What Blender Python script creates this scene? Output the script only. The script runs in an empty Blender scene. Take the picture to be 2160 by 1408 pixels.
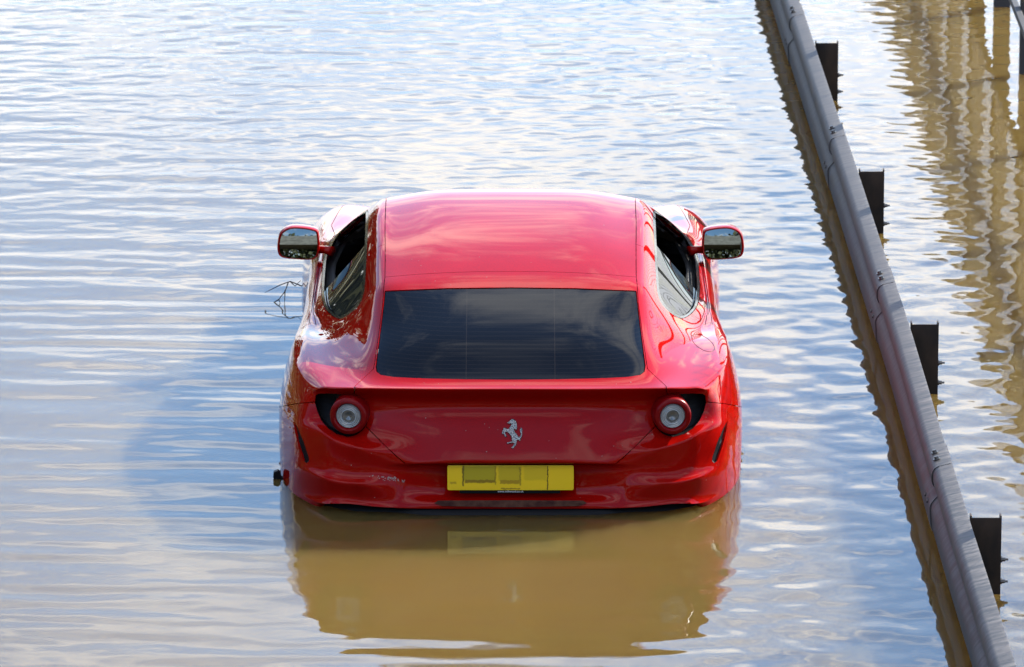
import bpy, bmesh, math, random
import numpy as np
from mathutils import Vector, Matrix
random.seed(7); rng = np.random.default_rng(11)
SC = bpy.context.scene
COL = SC.collection
R = math.radians

# ------------------------------------------------------------------ camera
D, HC, PITCH, FPX = 25.18, 7.07, R(14.05), 13400.0
cam_d = bpy.data.cameras.new("camera"); cam = bpy.data.objects.new("camera", cam_d); COL.objects.link(cam)
cam.location = (0, -D, HC); cam.rotation_euler = (R(90) - PITCH, 0, 0)
cam_d.sensor_width = 36; cam_d.lens = FPX / 2160 * 36
cam_d.clip_end = 3000; cam_d.clip_start = 0.5
cam_d.dof.use_dof = True; cam_d.dof.focus_distance = 26.6; cam_d.dof.aperture_fstop = 9
SC.camera = cam
# ------------------------------------------------------------------ world, sun, exposure
SUN_EL, SUN_AZ = R(32), R(51)            # azimuth from +Y towards +X
to_sun = Vector((math.cos(SUN_EL) * math.sin(SUN_AZ), math.cos(SUN_EL) * math.cos(SUN_AZ), math.sin(SUN_EL)))
W = bpy.data.worlds.new("World"); SC.world = W; W.use_nodes = True
nt = W.node_tree; nt.nodes.clear()
def N(t, **k):
    n = nt.nodes.new(t)
    for a, b in k.items(): setattr(n, a, b)
    return n
L = lambda a, b: nt.links.new(a, b)
out = N('ShaderNodeOutputWorld'); bg = N('ShaderNodeBackground'); bg.inputs[1].default_value = 0.115
sky = N('ShaderNodeTexSky', sky_type='NISHITA', sun_disc=False, sun_elevation=SUN_EL, sun_rotation=SUN_AZ)
sky.air_density = 1.0; sky.dust_density = 0.0; sky.ozone_density = 5.0
tc = N('ShaderNodeTexCoord'); sp = N('ShaderNodeSeparateXYZ'); L(tc.outputs['Generated'], sp.inputs[0])
def M(op, a, b=None, c=None):
    n = N('ShaderNodeMath', operation=op)
    for i, v in enumerate((a, b, c)):
        if v is None: continue
        if isinstance(v, (int, float)): n.inputs[i].default_value = v
        else: L(v, n.inputs[i])
    return n.outputs[0]
zc = M('MAXIMUM', sp.outputs[2], 0.0); den = M('ADD', zc, 0.25)
cv = N('ShaderNodeCombineXYZ'); L(M('DIVIDE', sp.outputs[0], den), cv.inputs[0]); L(M('DIVIDE', sp.outputs[1], den), cv.inputs[1]); cv.inputs[2].default_value = 10.96
no = N('ShaderNodeTexNoise'); no.inputs['Scale'].default_value = 2.5; no.inputs['Detail'].default_value = 9; no.inputs['Roughness'].default_value = .61
no.inputs['Distortion'].default_value = .35
L(cv.outputs[0], no.inputs['Vector'])
# more cloud low down towards the horizon, broken higher up
low = N('ShaderNodeValToRGB'); cr_ = low.color_ramp
for p_, v_ in ((.0, .26), (1.0, .215), (.175, .25), (.25, .145), (.5, .155), (.78, .21)):
    e_ = cr_.elements[0] if p_ == 0 else cr_.elements[len(cr_.elements) - 1] if p_ == 1 else cr_.elements.new(p_)
    e_.color = (v_, v_, v_, 1)
L(zc, low.inputs[0])
cm = M('ADD', no.outputs[0], M('SUBTRACT', low.outputs[0], .2))
rp = N('ShaderNodeMapRange', interpolation_type='SMOOTHSTEP'); rp.inputs[1].default_value = .45; rp.inputs[2].default_value = .61; L(cm, rp.inputs[0])
mix = N('ShaderNodeMix', data_type='RGBA'); L(rp.outputs[0], mix.inputs[0]); L(sky.outputs[0], mix.inputs[6])
mix.inputs[7].default_value = (7.1, 7.35, 7.9, 1)
L(mix.outputs[2], bg.inputs[0]); L(bg.outputs[0], out.inputs[0])
sd = bpy.data.lights.new("sun", 'SUN'); sd.energy = 5.0; sd.angle = R(0.35); sd.color = (1, .95, .86)
sun = bpy.data.objects.new("sun", sd); COL.objects.link(sun); sun.location = (30, 20, 40)
sun.rotation_euler = to_sun.to_track_quat('Z', 'Y').to_euler()
SC.view_settings.view_transform = 'Standard'; SC.view_settings.look = 'None'
SC.view_settings.gamma = 1; SC.view_settings.use_curve_mapping = False
SC.view_settings.exposure = 1.87
SC.render.engine = 'CYCLES'; SC.cycles.max_bounces = 8; SC.cycles.use_denoising = True

# ------------------------------------------------------------------ materials
def mat(name, col=(.5, .5, .5), rough=.5, metal=0, coat=0, ior=1.5, coat_rough=.02, spec=None):
    m = bpy.data.materials.new(name); m.use_nodes = True
    b = m.node_tree.nodes['Principled BSDF']
    b.inputs['Base Color'].default_value = (*col, 1); b.inputs['Roughness'].default_value = rough
    b.inputs['Metallic'].default_value = metal; b.inputs['IOR'].default_value = ior
    b.inputs['Coat Weight'].default_value = coat; b.inputs['Coat Roughness'].default_value = coat_rough
    if spec is not None: b.inputs['Specular IOR Level'].default_value = spec
    return m
def bsdf(m): return m.node_tree.nodes['Principled BSDF']
def noise_col(m, c1, c2, scale=(5, 5, 5), lo=.35, hi=.65, detail=6, rough=None, bump=0, obj=True):
    t = m.node_tree; n = t.nodes; l = t.links
    tcn = n.new('ShaderNodeTexCoord'); mp = n.new('ShaderNodeMapping'); mp.inputs['Scale'].default_value = scale
    l.new(tcn.outputs['Object'], mp.inputs[0])
    nz = n.new('ShaderNodeTexNoise'); nz.inputs['Scale'].default_value = 1; nz.inputs['Detail'].default_value = detail
    l.new(mp.outputs[0], nz.inputs['Vector'])
    mr = n.new('ShaderNodeMapRange'); mr.inputs[1].default_value = lo; mr.inputs[2].default_value = hi; l.new(nz.outputs[0], mr.inputs[0])
    mx = n.new('ShaderNodeMix'); mx.data_type = 'RGBA'; mx.inputs[6].default_value = (*c1, 1); mx.inputs[7].default_value = (*c2, 1)
    l.new(mr.outputs[0], mx.inputs[0]); l.new(mx.outputs[2], bsdf(m).inputs['Base Color'])
    if rough:
        r2 = n.new('ShaderNodeMapRange'); r2.inputs[1].default_value = lo; r2.inputs[2].default_value = hi
        r2.inputs[3].default_value, r2.inputs[4].default_value = rough; l.new(nz.outputs[0], r2.inputs[0]); l.new(r2.outputs[0], bsdf(m).inputs['Roughness'])
    if bump:
        bp = n.new('ShaderNodeBump'); bp.inputs['Distance'].default_value = bump; l.new(nz.outputs[0], bp.inputs['Height']); l.new(bp.outputs[0], bsdf(m).inputs['Normal'])
    return mr
PAINT = mat('red_paint', (.50, .004, .012), .42, coat=1.0, coat_rough=.012, spec=0)
GLASS = mat('dark_glass', (.004, .0045, .006), .012, ior=1.22)
SIDEGL = mat('side_glass', (.012, .013, .012), .012, ior=1.15)
REARGL = mat('rear_glass', (.004, .0045, .006), .012, ior=1.19)
def heater(m):
    t = m.node_tree; n = t.nodes; l = t.links
    tcn = n.new('ShaderNodeTexCoord'); sx = n.new('ShaderNodeSeparateXYZ'); l.new(tcn.outputs['Object'], sx.inputs[0])
    def mm(op, a, b=None):
        q = n.new('ShaderNodeMath'); q.operation = op
        for i, v in enumerate((a, b)):
            if v is None: continue
            if isinstance(v, (int, float)): q.inputs[i].default_value = v
            else: l.new(v, q.inputs[i])
        return q.outputs[0]
    hl = mm('LESS_THAN', mm('PINGPONG', sx.outputs[2], .0055), .0008)
    vl = mm('LESS_THAN', mm('ABSOLUTE', mm('SUBTRACT', mm('ABSOLUTE', sx.outputs[0]), .183)), .0016)
    mx = n.new('ShaderNodeMix'); mx.data_type = 'RGBA'; l.new(mm('MAXIMUM', mm('MULTIPLY', hl, .13), mm('MULTIPLY', vl, .3)), mx.inputs[0])
    mx.inputs[6].default_value = (.003, .0035, .005, 1); mx.inputs[7].default_value = (.030, .024, .020, 1); l.new(mx.outputs[2], bsdf(m).inputs['Base Color'])
heater(REARGL)
LINING = mat('cabin_lining', (.012, .012, .013), .8)
SEATM = mat('seat_leather', (.035, .036, .042), .5)
BLACK = mat('black_trim', (.006, .006, .007), .5, spec=.08)
GLOSSBLACK = mat('gloss_black', (.006, .006, .007), .12)
RUBBER = mat('tyre_rubber', (.015, .015, .015), .8)
CHROME = mat('polished_metal', (.36, .36, .35), .18, metal=1)
ALLOY = mat('alloy', (.35, .35, .36), .3, metal=1)
LENSRED = mat('red_lens', (.13, .001, .002), .3, spec=.12)
LENSCLEAR = mat('clear_lens', (.22, .23, .23), .25, coat=.3)
LENSDARK = mat('lamp_centre', (.06, .065, .065), .15, coat=1)
MIRROR = mat('mirror_glass', (.15, .17, .17), .02, metal=1)
GALV = mat('galvanised_steel', (.3, .3, .3), .55, spec=.22)
noise_col(GALV, (.038, .036, .035), (.115, .107, .104), (3, 42, 3), lo=.36, hi=.64, rough=(.5, .68), detail=4)
POST = mat('weathered_post_steel', (.06, .045, .035), .75, spec=.2)
noise_col(POST, (.012, .010, .009), (.04, .026, .018), (9, 9, 4), lo=.4, hi=.7)
BOLT = mat('bolt_steel', (.09, .085, .08), .45, metal=.7)
DARKSTEEL = mat('dark_fence_steel', (.025, .024, .026), .6)
WIRE = mat('fence_wire', (.10, .085, .06), .6, metal=.3)
CONC = mat('concrete', (.28, .27, .25), .9); noise_col(CONC, (.2, .19, .175), (.34, .33, .30), (1.2, 1.2, 3))
BARK = mat('bark', (.07, .05, .035), .9); noise_col(BARK, (.04, .03, .022), (.09, .07, .05), (10, 10, 3))
TWIG = mat('twig_bark', (.05, .04, .035), .8)
LEAF = mat('leaf', (.07, .10, .03), .6); noise_col(LEAF, (.035, .048, .016), (.12, .12, .045), (3, 3, 3))
GRASS = mat('grass', (.08, .12, .03), .9); noise_col(GRASS, (.05, .085, .02), (.12, .15, .045), (2, 2, 2))
ASPHALT = mat('wet_asphalt', (.05, .05, .05), .7)

# paint: a very faint dust/flake break-up so that it is not perfectly even
bsdf(PAINT).inputs['Coat IOR'].default_value = 1.23
mrp = noise_col(PAINT, (.235, .0022, .0012), (.215, .0022, .0012), (6, 6, 6), rough=(.38, .46))
# ------------------------------------------------------------------ helpers
def link_mesh(name, me, material, parent=None):
    o = bpy.data.objects.new(name, me); COL.objects.link(o)
    if material is not None and len(me.materials) == 0: me.materials.append(material)
    if parent is not None: o.parent = parent
    return o
def from_bm(name, bm, material, parent=None, smooth=False):
    me = bpy.data.meshes.new(name); bm.to_mesh(me); bm.free()
    if smooth:
        me.polygons.foreach_set('use_smooth', [True] * len(me.polygons))
    return link_mesh(name, me, material, parent)
def from_data(name, v, f, material, parent=None, smooth=False):
    me = bpy.data.meshes.new(name); me.from_pydata([tuple(p) for p in v], [], [tuple(q) for q in f]); me.update()
    if smooth: me.polygons.foreach_set('use_smooth', [True] * len(me.polygons))
    return link_mesh(name, me, material, parent)
def tag(o, label=None, cat=None, group=None, kind=None):
    if label: o['label'] = label
    if cat: o['category'] = cat
    if group: o['group'] = group
    if kind: o['kind'] = kind
    return o
def empty(name, loc=(0, 0, 0), parent=None):
    o = bpy.data.objects.new(name, None); COL.objects.link(o); o.location = loc; o.empty_display_size = .2
    if parent: o.parent = parent
    return o
def bm_box(bm, x0, x1, y0, y1, z0, z1, bevel=0):
    r = bmesh.ops.create_cube(bm, size=1)
    for v in r['verts']:
        v.co = Vector(((x0 + x1) / 2 + v.co.x * (x1 - x0), (y0 + y1) / 2 + v.co.y * (y1 - y0), (z0 + z1) / 2 + v.co.z * (z1 - z0)))
    if bevel:
        es = list({e for v in r['verts'] for e in v.link_edges})
        bmesh.ops.bevel(bm, geom=es, offset=bevel, segments=2, affect='EDGES', profile=.5)
def tube_data(pts, radii, n=6, cap=True):
    pts = [Vector(p) for p in pts]; V = []; F = []
    if not hasattr(radii, '__len__'): radii = [radii] * len(pts)
    up = Vector((0, 0, 1))
    for i, p in enumerate(pts):
        t = (pts[min(i + 1, len(pts) - 1)] - pts[max(i - 1, 0)]).normalized()
        a = t.cross(up)
        if a.length < 1e-3: a = t.cross(Vector((1, 0, 0)))
        a.normalize(); b = t.cross(a)
        for k in range(n):
            w = 2 * math.pi * k / n; V.append(p + (a * math.cos(w) + b * math.sin(w)) * radii[i])
    for i in range(len(pts) - 1):
        for k in range(n):
            F.append((i * n + k, i * n + (k + 1) % n, (i + 1) * n + (k + 1) % n, (i + 1) * n + k))
    if cap:
        F.append(tuple(range(n))[::-1]); F.append(tuple((len(pts) - 1) * n + k for k in range(n)))
    return V, F
class MB:
    def __init__(s): s.v = []; s.f = []
    def add(s, v, f):
        o = len(s.v); s.v += list(v); s.f += [tuple(i + o for i in q) for q in f]; return s
    def tube(s, p, r, n=6): return s.add(*tube_data(p, r, n))
    def build(s, name, m, parent=None, smooth=False): return from_data(name, s.v, s.f, m, parent, smooth)
# photograph measure -> place: a pixel and a distance s along the car give lateral x and height z
CX = 1077.0
def slope_of(py): return math.tan(PITCH + math.atan((py - 704) / FPX))
def zof(py, s): return HC - (D + s) * slope_of(py)
def xof(px, s, z): return px * ((D + s) * math.cos(PITCH) + (HC - z) * math.sin(PITCH)) / FPX
CARX = -0.006
CAMP = Vector((-CARX, -D, HC))     # camera in car coordinates
def ray(px, py):
    c, s_ = math.cos(PITCH), math.sin(PITCH)
    x, y = px / FPX, (704 - py) / FPX
    return Vector((x, c + y * s_, -s_ + y * c))

# ------------------------------------------------------------------ water, ground
WAT = mat('muddy_water', (.36, .225, .075), .015, ior=1.333)
bsdf(WAT).inputs['Subsurface Weight'].default_value = 1.0; bsdf(WAT).inputs['Subsurface Radius'].default_value = (1.0, .8, .5); bsdf(WAT).inputs['Subsurface Scale'].default_value = 2.0
def water_mesh():
    nx, ny = 331, 1041
    xs = np.linspace(-3.35, 3.35, nx); ys = np.linspace(-3.7, 12.2, ny)
    X, Y = np.meshgrid(xs, ys)
    def wave(n, lo, hi, spread, slope, seed, hard=1.0):
        g = np.random.default_rng(seed); H = np.zeros_like(X)
        for _ in range(n):
            lam = lo * (hi / lo) ** g.random(); k = 2 * math.pi / lam
            th = g.normal(0, spread); ph = g.random() * 2 * math.pi
            a = slope / k * math.sqrt(2 / n)
            H += a * np.sin(k * (X * math.sin(th) + Y * math.cos(th)) + ph)
        return H
    def ss(a, b, t):
        t = np.clip((t - a) / (b - a), 0, 1); return t * t * (3 - 2 * t)
    left = wave(30, .16, .60, .22, .0135, 1) + wave(16, .08, .16, .45, .004, 2)
    right = wave(50, .10, .42, .85, .0185, 3) + wave(20, .07, .12, 1.0, .006, 4)
    far = wave(50, .07, .30, .6, .0155, 5)
    wr = ss(-.5, 1.0, X + .08 * (Y - 2))
    H = left * (1 - wr) + right * wr
    wf = ss(2, 8, Y); H = H * (1 - .45 * wf) + far * wf
    # lee: stiller water just behind the bumper
    calm = 1 - .80 * np.exp(-((X) / .85) ** 4) * np.exp(-((Y + .55) / .85) ** 4)
    calm *= 1 - .55 * np.exp(-((X - 1.55) / .33) ** 4) * ss(2.0, -1.5, Y)
    calm *= 1 - .35 * ss(-1.2, -2.6, Y) * (1 - wr)
    H *= calm
    patch = .5 + .5 * np.sin(X * 1.1 + 1.3 * np.sin(Y * .5 + 1)) * np.sin(Y * .9 + 1.1 * np.sin(X * .8) + 2.1)
    H *= .58 + .44 * patch
    H += .011 * np.tanh(-(Y + 1.85) / .55) * np.exp(-(X / .95) ** 4) * ss(-.2, -.9, Y)
    edge = np.minimum.reduce([X + 3.35, 3.35 - X, Y + 3.7, 12.2 - Y]); H *= np.clip(edge / .25, 0, 1)
    V = np.stack([X, Y, H], -1).reshape(-1, 3)
    idx = np.arange(nx * ny).reshape(ny, nx)
    F = np.stack([idx[:-1, :-1], idx[:-1, 1:], idx[1:, 1:], idx[1:, :-1]], -1).reshape(-1, 4)
    # the rest of the flood, out to the horizon, stitched on as large quads round the fine sheet
    b = len(V); B = 1500
    ring = np.array([[-3.35, -3.7, 0], [3.35, -3.7, 0], [3.35, 12.2, 0], [-3.35, 12.2, 0], [-B, -B, 0], [B, -B, 0], [B, B, 0], [-B, B, 0]])
    V = np.vstack([V, ring]); RF = [[b, b + 4, b + 5, b + 1], [b + 1, b + 5, b + 6, b + 2], [b + 2, b + 6, b + 7, b + 3], [b + 3, b + 7, b + 4, b]]
    F = np.vstack([F, RF])
    me = bpy.data.meshes.new('flood_water')
    me.vertices.add(len(V)); me.vertices.foreach_set('co', V.ravel())
    me.loops.add(F.size); me.loops.foreach_set('vertex_index', F.ravel())
    me.polygons.add(len(F)); me.polygons.foreach_set('loop_start', np.arange(0, F.size, 4)); me.polygons.foreach_set('loop_total', np.full(len(F), 4))
    me.update(calc_edges=True); me.polygons.foreach_set('use_smooth', np.ones(len(F), bool)); me.validate()
    return me
t = WAT.node_tree; nn = t.nodes; ll = t.links
tcw = nn.new('ShaderNodeTexCoord'); mpw = nn.new('ShaderNodeMapping'); mpw.inputs['Scale'].default_value = (9, 14, 1)
ll.new(tcw.outputs['Object'], mpw.inputs[0])
nzw = nn.new('ShaderNodeTexNoise'); nzw.inputs['Scale'].default_value = 1; nzw.inputs['Detail'].default_value = 2; ll.new(mpw.outputs[0], nzw.inputs[0])
bpw = nn.new('ShaderNodeBump'); bpw.inputs['Distance'].default_value = .0002; bpw.inputs['Strength'].default_value = .5
ll.new(nzw.outputs[0], bpw.inputs['Height']); ll.new(bpw.outputs[0], bsdf(WAT).inputs['Normal'])
mp2 = nn.new('ShaderNodeMapping'); mp2.inputs['Scale'].default_value = (.5, .35, 1); ll.new(tcw.outputs['Object'], mp2.inputs[0])
nz2 = nn.new('ShaderNodeTexNoise'); nz2.inputs['Scale'].default_value = 1; nz2.inputs['Detail'].default_value = 4; ll.new(mp2.outputs[0], nz2.inputs[0])
mx2 = nn.new('ShaderNodeMix'); mx2.data_type = 'RGBA'; mx2.inputs[6].default_value = (.076, .049, .012, 1); mx2.inputs[7].default_value = (.092, .062, .017, 1)
ll.new(nz2.outputs[0], mx2.inputs[0]); ll.new(mx2.outputs[2], bsdf(WAT).inputs['Base Color'])
tag(link_mesh('flood_water', water_mesh(), WAT), kind='structure')
bm = bmesh.new(); bmesh.ops.create_grid(bm, x_segments=1, y_segments=1, size=1600)
for v in bm.verts: v.co.z = -.45
tag(from_bm('flooded_road', bm, ASPHALT), kind='structure')

# ------------------------------------------------------------------ crash barrier
RAIL = [(-4.29, 1.86), (-1.16, 1.80), (1.97, 1.757), (5.08, 1.694), (8.22, 1.626), (11.35, 1.56), (14.5, 1.49)]   # (s, x of the post's left edge)
barrier = tag(empty('crash_barrier', (1.8, 0, -.45)), 'grey galvanised crash barrier running past the red car with dark posts behind it', 'crash barrier')
PROF = [(.004, .312), (.014, .309), (.052, .300), (.068, .290), (.077, .274), (.079, .258), (.079, .238), (.074, .222), (.058, .200), (.050, .188), (.052, .176), (.070, .156), (.080, .142), (.085, .126), (.084, .106), (.080, .046), (.074, .030), (.056, .018), (.014, .004), (.004, .002)]
def railx(s):
    for (s0, x0), (s1, x1) in zip(RAIL, RAIL[1:]):
        if s <= s1: break
    return x0 + (x1 - x0) * (s - s0) / (s1 - s0)
BASEZ = .002
def world(o): return o
def child_at(name, v, f, m, parent, smooth=False):   # vertices given in world places, parent may be moved
    o = from_data(name, v, f, m, parent, smooth)
    o.matrix_parent_inverse = parent.matrix_world.inverted(); return o
bpy.context.view_layer.update()
joints = [-5.6 + 3.13 * k + .05 for k in range(7)]        # s of each overlap
joints = [2.78 + 3.13 * k for k in range(-3, 4)]
def bolt_mb(p, n, r=.0105, h=.014):
    mb = MB(); p = Vector(p); n = Vector(n).normalized()
    mb.tube([p, p + n * .004], [r * 1.5, r * 1.5], 10); mb.tube([p + n * .004, p + n * h], [r, r * .9], 6)
    return mb
for j in range(len(joints) - 1):
    s0, s1 = joints[j], joints[j + 1] + .30     # near end laps over the segment before
    V = []; F = []; npr = len(PROF); st = [s0 + (s1 - s0) * i / 8 for i in range(9)]
    th = .0035
    for i, s in enumerate(st):
        q = (s - s0) / (s1 - s0)
        off = .0065 * (1 - q)                  # near end stands proud of the sheet it laps
        for lay in (0, 1):
            for a, (d, h) in enumerate(PROF):
                d2 = d + off - lay * th
                grow = (h - .156) * (off * .03)
                V.append((railx(s) - d2 - .004, s, BASEZ + h + grow))
    for i in range(8):
        a0, b0 = i * 2 * npr, (i + 1) * 2 * npr
        for a in range(npr - 1):
            F.append((a0 + a, a0 + a + 1, b0 + a + 1, b0 + a)); F.append((a0 + npr + a + 1, a0 + npr + a, b0 + npr + a, b0 + npr + a + 1))
        F.append((a0, b0, b0 + npr, a0 + npr)); F.append((a0 + npr - 1, a0 + 2 * npr - 1, b0 + 2 * npr - 1, b0 + npr - 1))
    for a in range(npr - 1):
        F.append((a, a + npr, a + npr + 1, a + 1)); e = 16 * npr; F.append((e + a, e + a + 1, e + npr + a + 1, e + npr + a))
    beam = child_at('rail_beam', V, F, GALV, barrier, True)
    md = beam.modifiers.new('edges', 'EDGE_SPLIT'); md.split_angle = R(50)
    bpy.context.view_layer.update()
    for ds in (.10, .20):
        for (d, h, nv) in ((.050, .302, (-.3, 0, .95)), (.076, .126, (-.97, 0, .2))):
            p = (railx(s0 + ds) - d - .010, s0 + ds, BASEZ + h)
            m_ = bolt_mb(p, nv); child_at('bolt', m_.v, m_.f, BOLT, beam)
for (s, x) in RAIL[:]:
    bm = bmesh.new()
    jit = random.uniform(-.004, .004); top = .315 + jit
    bm_box(bm, x + .003, x + .121, s, s + .006, -.449, top)                 # web
    bm_box(bm, x + .0005, x + .0065, s + .0062, s + .05, -.449, top + .006)     # flanges
    bm_box(bm, x + .1175, x + .1235, s + .0062, s + .05, -.449, top + .006)
    p = from_bm('post', bm, POST, barrier); p.matrix_parent_inverse = barrier.matrix_world.inverted()
    bpy.context.view_layer.update()
    for zz in (.135, .045):
        mb = MB(); c = Vector((x + .1237, s + .03, zz)); mb.tube([c, c + Vector((.006, 0, 0))], .013, 8); mb.tube([c + Vector((.006, 0, 0)), c + Vector((.018, 0, 0))], .009, 6); mb.tube([c + Vector((.018, 0, 0)), c + Vector((.030, 0, 0))], .005, 6)
        child_at('bolt', mb.v, mb.f, BOLT, p)

# ------------------------------------------------------------------ mesh fence beyond the barrier
FX = 2.80; FTOP = 2.15
fence = tag(empty('mesh_fence', (FX, 0, -.45)), 'dark steel mesh fence standing in the water beyond the crash barrier', 'fence')
bpy.context.view_layer.update()
fs = [8.95 + 1.9 * k for k in range(-9, 10) if k != -4]
for s in fs:
    bm = bmesh.new(); bm_box(bm, FX - .02, FX + .075, s - .03, s + .03, -.449, FTOP + .05, .004)
    p = from_bm('post', bm, DARKSTEEL, fence); p.matrix_parent_inverse = fence.matrix_world.inverted()
for s0, s1 in zip(fs, fs[1:]):
    for (za, zb) in ((.33, .37),):
        bm = bmesh.new(); bm_box(bm, FX - .055, FX - .0205, s0 - .02, s1 - .024, za, zb, .003)
        p = from_bm('rail', bm, DARKSTEEL, fence); p.matrix_parent_inverse = fence.matrix_world.inverted()
mb = MB(); z0, z1 = .41, FTOP; hgt = z1 - z0; a, b_ = fs[0], fs[-1]; pit = .095
k = a - hgt
while k < b_:
    for sg in (1, -1):
        sa, sb = (k, k + hgt) if sg > 0 else (k + hgt, k)
        za, zb = z0, z1
        lo, hi = min(sa, sb), max(sa, sb)
        if lo >= a and hi <= b_:
            xo = FX - .012 + .004 * sg
            mb.tube([(xo, sa, za), (xo, sb, zb)], .0018, 4)
    k += pit
w_ = mb.build('wire_mesh', WIRE, fence); w_.matrix_parent_inverse = fence.matrix_world.inverted(); w_['kind'] = 'stuff'

# ------------------------------------------------------------------ the car
car = tag(empty('red_car', (CARX, 2.4, -.45)), 'glossy red sports coupe stranded tail towards us in muddy flood water', 'car')
bpy.context.view_layer.update()
CARINV = Matrix.Translation((0, -2.4, .45))     # part vertices are in car coordinates (x lateral, y = s, z over water)
def cpart(name, v, f, m, parent=None, smooth=False):
    o = from_data(name, v, f, m, parent or car, smooth)
    if parent is None: o.matrix_parent_inverse = CARINV
    return o
# --- control net of the shell (right half), x, s, z
NJ = 8
rows = []
def Rw(xs, ss, zs): rows.append([(x, s, z) for x, s, z in zip(xs, ss, zs)])
lip_py = [821, 821, 820.5, 820, 819.5, 819, 818.5, 819]
lip_x = [0, .26, .44, .575, .66, .735, .785, .822]; lip_s = [.03, .034, .048, .07, .095, .14, .19, .26]
Rw(lip_x, lip_s, [zof(p, s) for p, s in zip(lip_py, lip_s)])
Rw([0, .25, .42, .55, .635, .73, .81, .868], [.13, .13, .14, .17, .22, .30, .36, .43], [.550, .548, .544, .537, .525, .513, .503, .485])
Rw([0, .25, .41, .552, .64, .745, .84, .902], [.32, .32, .33, .35, .40, .47, .54, .62], [.636, .634, .624, .596, .552, .520, .510, .487])
Rw([0, .25, .40, .542, .63, .75, .855, .914], [.54, .54, .55, .565, .62, .69, .76, .84], [.712, .710, .699, .668, .600, .528, .513, .485])
Rw([0, .245, .40, .532, .618, .755, .862, .917], [.76, .76, .765, .78, .82, .90, .98, 1.06], [.777, .775, .768, .753, .675, .535, .508, .478])
Rw([0, .24, .40, .528, .615, .775, .865, .915], [.93, .93, .935, .94, 1.0, 1.15, 1.22, 1.29], [.813, .811, .803, .788, .718, .520, .492, .455])
Rw([0, .24, .40, .528, .617, .805, .865, .905], [1.25, 1.25, 1.25, 1.25, 1.28, 1.45, 1.50, 1.55], [.860, .858, .849, .832, .768, .527, .487, .440])
Rw([0, .24, .40, .535, .628, .815, .865, .90], [1.65, 1.65, 1.65, 1.65, 1.65, 1.80, 1.82, 1.85], [.892, .890, .880, .862, .800, .520, .476, .425])
Rw([0, .24, .40, .540, .634, .815, .865, .90], [2.0, 2.0, 2.0, 1.98, 1.97, 2.12, 2.15, 2.18], [.898, .896, .886, .866, .800, .510, .462, .415])
Rw([0, .24, .40, .545, .640, .812, .865, .90], [2.28, 2.28, 2.26, 2.23, 2.20, 2.45, 2.47, 2.5], [.857, .855, .846, .826, .768, .500, .455, .405])
Rw([0, .26, .44, .625, .732, .818, .868, .903], [2.64, 2.63, 2.59, 2.52, 2.47, 2.74, 2.77, 2.8], [.715, .714, .706, .690, .650, .490, .450, .40])
Rw([0, .27, .47, .67, .778, .828, .872, .912], [3.02, 3.01, 2.97, 2.90, 2.83, 2.97, 3.02, 3.08], [.560, .559, .553, .545, .520, .475, .448, .395])
Rw([0, .27, .44, .60, .70, .78, .865, .925], [3.45, 3.45, 3.44, 3.42, 3.42, 3.45, 3.48, 3.5], [.490, .487, .478, .460, .447, .450, .430, .365])
Rw([0, .26, .42, .57, .68, .765, .85, .918], [3.95, 3.95, 3.95, 3.95, 3.95, 3.95, 3.95, 3.95], [.405, .402, .388, .375, .388, .402, .378, .315])
Rw([0, .26, .42, .55, .65, .735, .81, .87], [4.4, 4.4, 4.4, 4.38, 4.36, 4.34, 4.32, 4.30], [.315, .312, .302, .292, .296, .298, .27, .215])
Rw([0, .25, .40, .52, .61, .69, .75, .79], [4.86, 4.85, 4.83, 4.79, 4.74, 4.68, 4.62, 4.54], [.19, .19, .188, .186, .184, .18, .17, .15])
NR = len(rows)
# belt below the ridge: columns m, rows k = 1..12
K = 12
def col_rear(x, lst, under):
    c = []
    for it in lst:
        if len(it) == 3: py, s, xx = it
        else: (py, s), xx = it, x
        c.append((xx, s, zof(py, s)))
    return c + under
belt = []
cen = [(829, .05), (848, .105), (880, .090), (915, .066), (945, .047), (977, .030), (986, .095), (1042, .085), (1058, .032), (1074, .020)]
for x in (0, .26):
    belt.append(col_rear(x, cen, [(x, .16, .018), (x, .32, -.30)]))
belt.append(col_rear(.435, [(829, .066), (848, .115), (880, .105), (918, .082), (950, .055), (978, .040), (991, .060), (1032, .048), (1057, .024), (1073, .014)], [(.435, .16, .022), (.435, .32, -.3)]))
belt.append(col_rear(.58, [(828, .092), (845, .135), (880, .130), (928, .090), (949, .040), (976, .048), (1005, .042), (1024, .016), (1053, .032), (1068, .014)], [(.58, .17, .038), (.58, .34, -.3)]))
belt.append(col_rear(.665, [(827, .125), (842, .165), (880, .160), (918, .110), (940, .054), (972, .062), (1003, .055), (1020, .020), (1050, .040), (1063, .022)], [(.665, .18, .05), (.665, .36, -.3)]))
belt.append(col_rear(.74, [(826.5, .165), (840, .20), (872, .195), (905, .140), (925, .083), (960, .088), (997, .075), (1014, .042), (1046, .062), (1063, .042)], [(.735, .20, .05), (.73, .36, -.3)]))
belt.append(col_rear(.795, [(826, .215, .788), (838, .235, .795), (862, .230, .80), (889, .195, .803), (907, .150, .805), (950, .142, .805), (988, .130, .805), (1004, .105, .805), (1042, .122, .80), (1060, .115, .80)], [(.79, .16, -.06), (.78, .32, -.3)]))
belt.append(col_rear(.86, [(826, .272, .832), (838, .276, .845), (858, .272, .862), (884, .260, .872), (905, .248, .878), (945, .243, .880), (975, .240, .880), (996, .236, .878), (1030, .242, .872), (1047, .246, .870)], [(.865, .27, -.06), (.85, .36, -.3)]))
TK = [.04, .10, .175, .25, .325, .41, .49, .555, .625, .69, .80, 1.0]
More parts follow.
